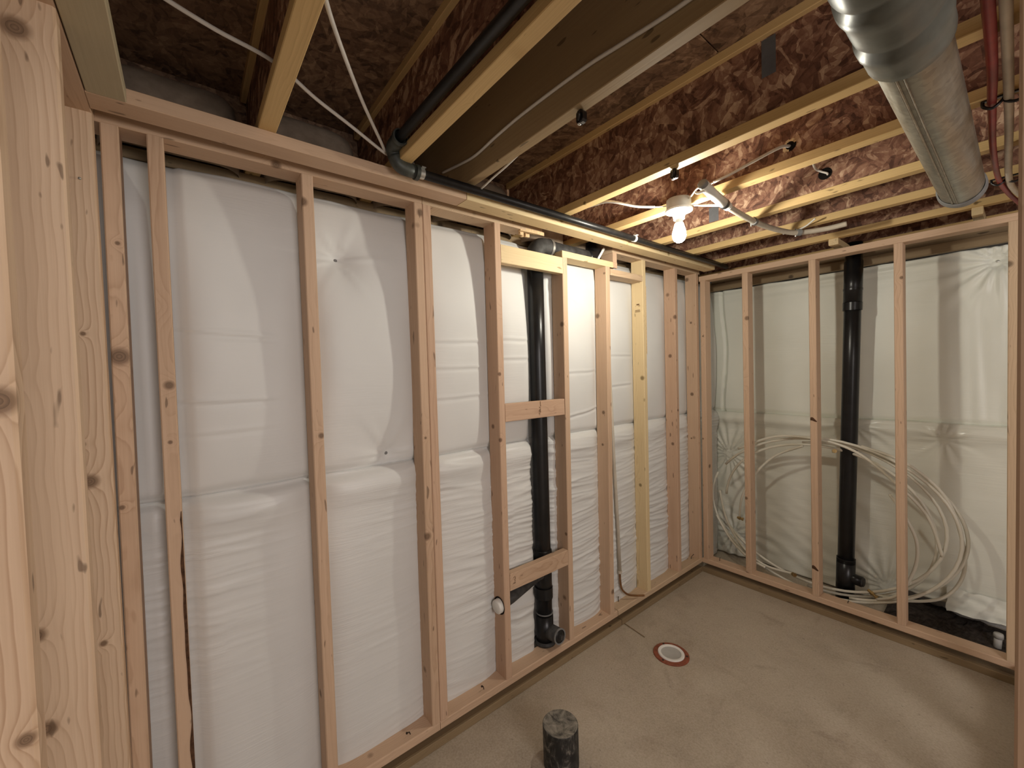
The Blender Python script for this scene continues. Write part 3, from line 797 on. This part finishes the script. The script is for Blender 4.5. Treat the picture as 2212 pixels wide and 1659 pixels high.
def fitting(p, ax, l=.035):
    p = Vector(p); ax = Vector(ax).normalized(); bm = bmesh.new()
    tube_bm(bm, [p - ax * l / 2, p + ax * l / 2], .009, 10); tube_bm(bm, [p - ax * .006, p + ax * .006], .014, 6); tube_bm(bm, [p + ax * l / 2, p + ax * (l / 2 + .008)], .013, 10)
    link('brass_fitting', bm, 'brass', t)
fitting((.205, .19, .435), (1, 0, -.12)); fitting((.808, .17, 1.045), (.3, -.9, .2), .03)
fitting((.573, .16, .137), (.6, -.7, .2), .026); fitting((.992, .19, .162), (.8, -.2, -.5), .05)

# ------------------------------------------------------------------ gas pipe
t = empty('gas_pipe', (0.1948, -2.4836, 2.3659), 'black iron gas pipe turning down beside the joist and running along the plate', 'pipe')
tube('pipe', [(0.1968, -2.436, 2.3649), (0.1953, -1.2936, 2.3659), (0.1953, 0.0392, 2.3659)], .0162, 'iron', t, 18)
tube('pipe', [(0.2044, -2.5522, 2.4258), (1.2182, -2.5541, 2.4277), (3.3126, -2.556, 2.4297)], .0162, 'iron', t, 18)
tube('elbow', bend((0.2662, -2.5522, 2.4258), (0.1948, -2.5522, 2.423), (0.1968, -2.536, 2.3868), .028), .0235, 'iron_fit', t, 18)
tube('elbow', bend((0.1968, -2.5427, 2.3992), (0.1968, -2.5312, 2.3659), (0.1968, -2.4598, 2.3649), .028), .0235, 'iron_fit', t, 18)
ring('elbow_collar', (0.271, -2.5522, 2.4258), (1, 0, 0), .0225, .014, 'iron_fit', t, .0045, 18)
ring('elbow_collar', (0.1968, -2.4598, 2.3649), (0, 1, 0), .0225, .014, 'iron_fit', t, .0045, 18)
def strap(y, mat):
    q = ring('pipe_strap', (.1965, y, 2.3655), (0, 1, 0), .0164, .017, mat, t, .0025, 18)
    box('strap_tab', (.175, y - .008, 2.379), (.220, y + .008, 2.3825), mat, q)
strap(-2.440, 'metal'); strap(-1.122, 'white')

# ------------------------------------------------------------------ lampholder, bulb, its cables
LX, LY = .5955, -1.357
t = empty('lampholder', (LX, LY, 2.3365), 'round junction box and white lampholder with a lit bare bulb', 'lamp')
sharp(lathe('junction_box', [(0, 2.3935), (.050, 2.3935), (.053, 2.3905), (.053, 2.3455), (0, 2.3455)], (LX, LY, 0), (0, 0, 1), 'box', t, 32))
sharp(lathe('lamp_base', [(0, 2.3465), (.058, 2.3465), (.060, 2.3435), (.058, 2.3375), (.040, 2.3315), (.030, 2.3265), (.026, 2.3145), (.024, 2.3025), (0, 2.3025)], (LX, LY, 0), (0, 0, 1), 'porcelain', t, 32))
bx = box('mounting_lug', (LX - .012, LY + .048, 2.366), (LX + .012, LY + .056, 2.388), 'box', t)
lathe('bulb_collar', [(.0135, 2.3045), (.0160, 2.2925), (.0185, 2.2825)], (LX, LY, 0), (0, 0, 1), 'porcelain', t, 20)
bl = lathe('bulb', [(.0180, 2.2845), (.0215, 2.2725), (.0275, 2.2525), (.0300, 2.2375), (.0290, 2.2225), (.0235, 2.2085), (.0130, 2.2000), (0, 2.1975)], (LX, LY, 0), (0, 0, 1), 'glow', t, 18); bl['label'] = 'lit frosted glass bulb'
ca = empty('lamp_cable', (0.4138, -1.6411, 2.3916), 'short white cable running from the dark joist to the lampholder box', 'cable')
tube('jacket', spline([(0.171, -1.5792, 2.4297), (0.3234, -1.6221, 2.3973), (0.4186, -1.6249, 2.3801), (0.4804, -1.5221, 2.363), (0.5185, -1.4317, 2.3678)]), .0058, 'cable', ca, 8)
tube('wire_end', spline([(0.5185, -1.4317, 2.3678), (0.5376, -1.3984, 2.3706), (0.5518, -1.3822, 2.3725)], 4), .0030, 'white', ca, 6)
ca = empty('lamp_cable', (1.0136, -1.2936, 2.4734), 'white cable leaving the splintered hole and looping into the lampholder box', 'cable')
tube('jacket', spline([(1.0136, -1.2746, 2.4734), (0.9898, -1.3174, 2.4658), (0.9136, -1.3555, 2.4354), (0.8279, -1.3746, 2.4106), (0.766, -1.3812, 2.4011)]), .0058, 'cable', ca, 8)
tube('wire_end', spline([(0.766, -1.3812, 2.4011), (0.7327, -1.3869, 2.3935), (0.6994, -1.3888, 2.3973), (0.6708, -1.3793, 2.3821), (0.6442, -1.3603, 2.3773)], 5), .0040, 'white', ca, 6)
ca = empty('lamp_cable', (0.6946, -1.2936, 2.3535), 'flat white cable stretched from the lampholder to the white pipe collar', 'cable')
tube('jacket', spline([(0.6451, -1.3365, 2.3554), (0.6851, -1.2984, 2.3497), (0.7327, -1.2603, 2.344), (0.7565, -1.246, 2.3459)], 5), .0065, 'white', ca, 8, True, lambda k: .003 + .005 * k)

# ------------------------------------------------------------------ white plastic pipe under the joists
t = empty('white_pipe', (.73, -1.42, 2.385), 'white plastic pipe with a fat sleeve hung under the joists beside the bulb', 'pipe')
zp = 2.3535
tube('sleeve', [(0.7737, -1.4840, zp + .004), (0.7594, -1.3746, zp), (0.7480, -1.2556, zp - .004)], .0205, 'white', t, 18)
lathe('end_plug', [(0, .012), (.012, .012), (.019, .006), (.0195, -.006)], (0.7751, -1.4955, zp + .006), (.12, -.95, .35), 'grey', t, 20)
tube('hook_lip', spline([(0.7422, -1.4888, zp - .012), (0.7537, -1.4955, zp - .022), (0.7784, -1.4888, zp - .020)], 5), .005, 'white', t, 8)
ring('collar', (0.7465, -1.2460, zp - .005), (-.09, 1, 0), .0150, .022, 'black', t, .007, 18)
for k in range(3): ring('rib', (.7457 - k * .001, -1.225 + k * .012, zp - .006), (-.08, 1, 0), .0130, .006, 'white', t, .0055, 18)
pth = spline([(0.7442, -1.2318, zp - .006), (0.7346, -1.0556, zp - .004), (0.7280, -0.8748, zp), (0.7327, -0.7224, zp + .002), (0.7537, -0.5796, zp + .002), (0.7879, -0.4797, zp), (0.8374, -0.4226, zp + .003), (0.9136, -0.3750, zp + .008), (0.9898, -0.3559, zp + .014)])
tube('pipe', pth, .0135, 'pexwhite', t, 14)
def clip(p, ax, lab=None):
    q = ring('pipe_clip', p, ax, .0138, .022, 'grey', t, .004, 16); box('clip_nail', (p[0] - .018, p[1] - .004, p[2] - .02), (p[0] - .012, p[1] + .004, p[2] + .025), 'metal', q)
clip((0.7280, -0.8671, zp), (0, 1, 0)); clip((0.8013, -0.4606, zp + .001), (.7, .7, 0))

# ------------------------------------------------------------------ other cables
def cable(pts, label, r=.0052, mat='cable'):
    o = tube('cable', spline(pts), r, mat, None, 8); tag(o, label, 'cable'); return o
cable([(0.5233, -3.3309, 2.4582), (0.4281, -3.1881, 2.463), (0.3852, -3.0644, 2.4582), (0.3557, -2.9358, 2.4554), (0.2853, -2.8168, 2.4439), (0.2377, -2.7074, 2.4297), (0.1758, -2.5741, 2.4125), (0.1234, -2.5312, 2.4392)], 'long thin cable curving through the darkest bay and under the first joist')
cable([(0.7613, -2.9263, 2.422), (0.647, -2.8759, 2.4125), (0.4186, -2.7359, 2.4154), (0.2282, -2.6026, 2.4154), (0.1615, -2.5598, 2.4182)], 'straight thin cable slanting from the first joist down to the iron pipe elbow')
cable([(1.8846, -2.2528, 2.4373), (1.4562, -2.2528, 2.4297), (1.1192, -2.2528, 2.4335), (0.9517, -2.2528, 2.4487), (0.8136, -2.2528, 2.463), (0.5709, -2.2528, 2.4696), (0.4186, -2.2528, 2.4649), (0.2834, -2.2533, 2.4544), (0.1806, -2.2542, 2.463), (0.0282, -2.2542, 2.4868)], 'white cable stapled along the smooth laminated beam')
cable([(.45, -2.19, 2.400), (.371, -2.187, 2.390), (.30, -2.187, 2.382), (.245, -2.186, 2.374), (.18, -2.18, 2.371)], 'short thin cable end behind the laminated beam', .0035)
cable([(1.0469, -1.246, 2.5058), (1.0136, -1.008, 2.4868), (0.985, -0.8557, 2.5153), (1.0012, -0.8329, 2.5039), (1.0231, -0.8367, 2.4868), (1.0136, -0.8081, 2.4849)], 'thin cable hooking into the bored hole of the fourth joist', .0045)
cable([(0.8946, -0.532, 2.3859), (0.8374, -0.4654, 2.3792), (0.7803, -0.4226, 2.3806), (0.7042, -0.394, 2.3859)], 'stub of white cable under the joist by the bent white pipe', .004, 'white')

# ------------------------------------------------------------------ black hooks
def hanger(x, y, label):
    t = empty('pipe_hanger', (x, y, 2.36), label, 'hanger', 'black hangers on the joists')
    bm = bmesh.new(); prof = []
    for i in range(13):
        a_ = math.pi * i / 12; prof.append((x + .0125 * math.cos(a_), 2.3735 + .009 * math.sin(a_)))
    prof += [(x - .0125, 2.352), (x - .009, 2.347), (x + .009, 2.349), (x + .0125, 2.354)]
    va = [bm.verts.new((px, y - .012, pz)) for px, pz in prof]; vb = [bm.verts.new((px, y + .006, pz)) for px, pz in prof]
    n = len(va); bm.faces.new(va); bm.faces.new(vb[::-1])
    for i in range(n): bm.faces.new((va[i], vb[i], vb[(i + 1) % n], va[(i + 1) % n]))
    bmesh.ops.recalc_face_normals(bm, faces=bm.faces); link('bracket', bm, 'black', t)
    tube('hook', spline([(x - .004, y - .011, 2.376), (x + .004, y - .020, 2.370), (x + .005, y - .019, 2.362), (x - .003, y - .012, 2.354)], 5), .0042, 'black', t, 8)
    lathe('nail_head', [(0, .003), (.0045, .002), (.0055, 0)], (x - .007, y - .006, 2.3465), (-.1, -.2, -1), 'metal', t, 12)
    box('metal_tab', (x - .001, y - .008, 2.3462), (x + .009, y + .004, 2.3485), 'grey', t)
hanger(.774, -2.214, 'black plastic hanger with a bright nail under the laminated beam')
hanger(.748, -1.658, 'black plastic hanger under the joist just above the lit bulb')

# ------------------------------------------------------------------ duct
t = empty('duct', (1.4267, -2.0552, 2.2973), 'round galvanised duct hanging below the joists with a grey wrapped sleeve', 'duct')
DX, DZ, DR = 1.4265, 2.300, .063
def crease(a_, h): return 1 + .012 * math.sin(a_ * 3 + 1) + .010 * math.sin(a_ * 7 + h * 3)
pp = lathe('duct_pipe', [(DR, -2.00), (DR, -1.7), (DR, -1.4), (DR, -1.1), (DR, -.8), (DR, -.716)], (DX, 0, DZ), (0, 1, 0), 'galv', t, 40, True, crease)
for a_, wd in ((250, 6), (262, 5)):
    an = math.radians(a_); c_, s_ = math.cos(an), math.sin(an)
    board('seam_rib', (DX + c_ * (DR + .001), -1.97, DZ + s_ * (DR + .001)), (DX + c_ * (DR + .001), -.726, DZ + s_ * (DR + .001)), .006, .004, (c_, 0, s_), 'galv', pp)
lathe('end_collar', [(DR + .001, -.756), (DR + .006, -.752), (DR + .007, -.716), (DR + .004, -.701), (DR - .006, -.701), (DR - .03, -.716), (0, -.716)], (DX, 0, DZ), (0, 1, 0), 'grey', t, 40)
prof = []
for k in range(70):
    y = -3.25 + k * (3.25 - 1.925) / 69
    r_ = .0700 + .0035 * nz3(y * 7, 1, 1) + .012 * max(0, (-1.95 - y)) * .6
    for yc in (-2.74, -2.58, -2.36, -2.18, -2.03):
        r_ += .0045 * math.exp(-((y - yc - .02) / .022) ** 2) - .007 * math.exp(-((y - yc + .012) / .007) ** 2)
    prof.append((r_, y))
prof += [(.0668, -1.921), (.0635, -1.920)]
def crumple(a_, h): return 1 + .022 * nz3(math.cos(a_) * 2 + h * 5, math.sin(a_) * 2, h * 9) + .012 * nz3(a_ * 4, h * 30, 2)
sl = lathe('duct_sleeve', prof, (DX, 0, DZ), (0, 1, .0), 'sleeve', t, 48, True, crumple); sl['label'] = 'crumpled dark grey wrapped section'
box('duct_strap', (DX - .009, -1.297, DZ + DR - .002), (DX + .009, -1.257, 2.383), 'metal', t)

# ------------------------------------------------------------------ water pipes by the doorway
t = empty('red_pipe', (1.5324, -2.0552, 2.3716), 'red plastic water pipe under the joists beyond the duct', 'pipe')
tube('pipe', spline([(1.5353, -3.1024, 2.3716), (1.5334, -2.2456, 2.3716), (1.5296, -1.5792, 2.3716), (1.52, -1.246, 2.3716), (1.5115, -0.8652, 2.3697), (1.5153, -0.494, 2.3668), (1.5372, -0.2655, 2.3583), (1.5705, -0.1132, 2.3345)]), .0115, 'pexred', t, 12, True, lambda k: .0125 - .004 * min(1, k * 1.6))
t = empty('white_water_pipe', (1.5562, -2.0552, 2.3716), 'white plastic water pipe hung beside the red one by the doorway', 'pipe')
tube('pipe', spline([(1.5581, -3.1024, 2.3716), (1.5562, -2.2456, 2.3716), (1.5543, -1.5792, 2.3716), (1.5505, -1.1032, 2.3716), (1.5419, -0.494, 2.3678), (1.5572, -0.2845, 2.3583), (1.599, -0.1227, 2.3345)]), .0105, 'pexwhite', t, 12)
def jhook(y, x0, lab):
    t = empty('pipe_hook', (x0, y, 2.40), lab, 'hook', 'black pipe hooks by the doorway')
    tube('hook', spline([(x0 - .034, y, 2.3820), (x0 - .032, y, 2.3660), (x0 - .014, y - .003, 2.3540), (x0 + .006, y, 2.3720), (x0 + .008, y, 2.3820)], 5), .0042, 'black', t, 8)
    tube('hook', spline([(x0 + .008, y, 2.3820), (x0 + .010, y, 2.3640), (x0 + .030, y - .003, 2.3530), (x0 + .044, y, 2.3640), (x0 + .046, y, 2.3830)], 5), .0042, 'black', t, 8)
    box('base', (x0 - .036, y - .006, 2.3780), (x0 + .048, y + .006, 2.3830), 'black', t)
jhook(-1.284, 1.537, 'black double hook holding the red and white pipes nearer the viewer')
jhook(-.446, 1.528, 'black double hook holding the pipes close to the far end wall')

# ------------------------------------------------------------------ sleeve and copper stub in the long wall
t = empty('water_stub', (-.05, -1.0, .3), 'thin white sleeved tube ending in a bent copper stub over the bottom plate', 'pipe')
tube('sleeve', [(-.05, -1.060, 1.75), (-.049, -1.030, 1.028), (-.048, -1.006, .60), (-.046, -.998, .312)], .0105, 'pexwhite', t, 12)
ring('sleeve_collar', (-.046, -.998, .312), (0, 0, 1), .0105, .016, 'pexwhite', t, .003, 14)
tube('copper_tube', spline([(-.046, -.998, .32), (-.046, -.996, .25), (-.042, -.985, .195), (-.028, -.950, .155), (-.008, -.905, .137), (.018, -.852, .128), (.026, -.838, .127)]), .0065, 'copper', t, 10)

# ------------------------------------------------------------------ floor things
t = empty('floor_flange', (.342, -1.060, 0), 'rust-red toilet flange with a white ring set in the slab', 'flange')
sharp(lathe('outer_ring', [(.070, .0), (.070, .007), (.093, .007), (.0965, .004), (.0965, 0)], (.342, -1.060, 0), (0, 0, 1), 'rust', t, 40))
sharp(lathe('inner_ring', [(.053, .002), (.054, .011), (.058, .013), (.069, .013), (.0715, .010), (.0715, .004)], (.342, -1.060, 0), (0, 0, 1), 'porcelain', t, 40))
lathe('knockout_cap', [(0, .0035), (.02, .004), (.04, .006), (.0535, .009)], (.342, -1.060, 0), (0, 0, 1), 'dusty' if 'dusty' in M else 'box', t, 32)
for a_ in (30, 150, 270):
    an = math.radians(a_); lathe('screw_slot', [(0, .0095), (.005, .0095), (.006, .007)], (.342 + .083 * math.cos(an), -1.060 + .083 * math.sin(an), 0), (0, 0, 1), 'nail', t, 10)
def dusty_black():
    n = N('dusty_black_pipe'); tc = n.n('ShaderNodeTexCoord').outputs['Object']
    f = n.noise(n.mapping(tc, (9, 9, 4)), 3.2, 5, .7, 1.2)
    n.set(n.ramp(f, [(.42, (.016, .016, .015)), (.56, (.05, .047, .042)), (.72, (.30, .28, .24))]), .6, 0, .35); return n.m
M['dustyblack'] = dusty_black()
def dusty_cap():
    n = N('dusty_pipe_cap'); tc = n.n('ShaderNodeTexCoord').outputs['Object']
    f = n.noise(tc, 16, 5, .7, 1.5)
    n.set(n.ramp(f, [(.34, (.05, .047, .042)), (.5, (.20, .185, .155)), (.68, (.36, .335, .28))]), .75, 0, .3); return n.m
M['dustycap'] = dusty_cap()
SX, SY, SZ, SR = .388, -1.992, .165, .0735
t = empty('floor_drain_stub', (SX, SY, 0), 'dusty black capped drain stub standing up from the slab', 'pipe')
sharp(lathe('pipe', [(SR, 0), (SR, .06), (SR, SZ - .002), (SR - .002, SZ)], (SX, SY, 0), (0, 0, 1), 'dustyblack', t, 40))
lathe('cap', [(SR - .002, SZ), (SR - .006, SZ + .0006), (SR - .02, SZ - .001), (0, SZ - .002)], (SX, SY, 0), (0, 0, 1), 'dustycap', t, 40)
o = board('wood_stick', (.002, -1.0235, .0045), (.160, -1.044, .004), .006, .006, (0, 0, 1), 'treated'); tag(o, 'thin brown stick lying on the slab against the treated plate', 'stick')
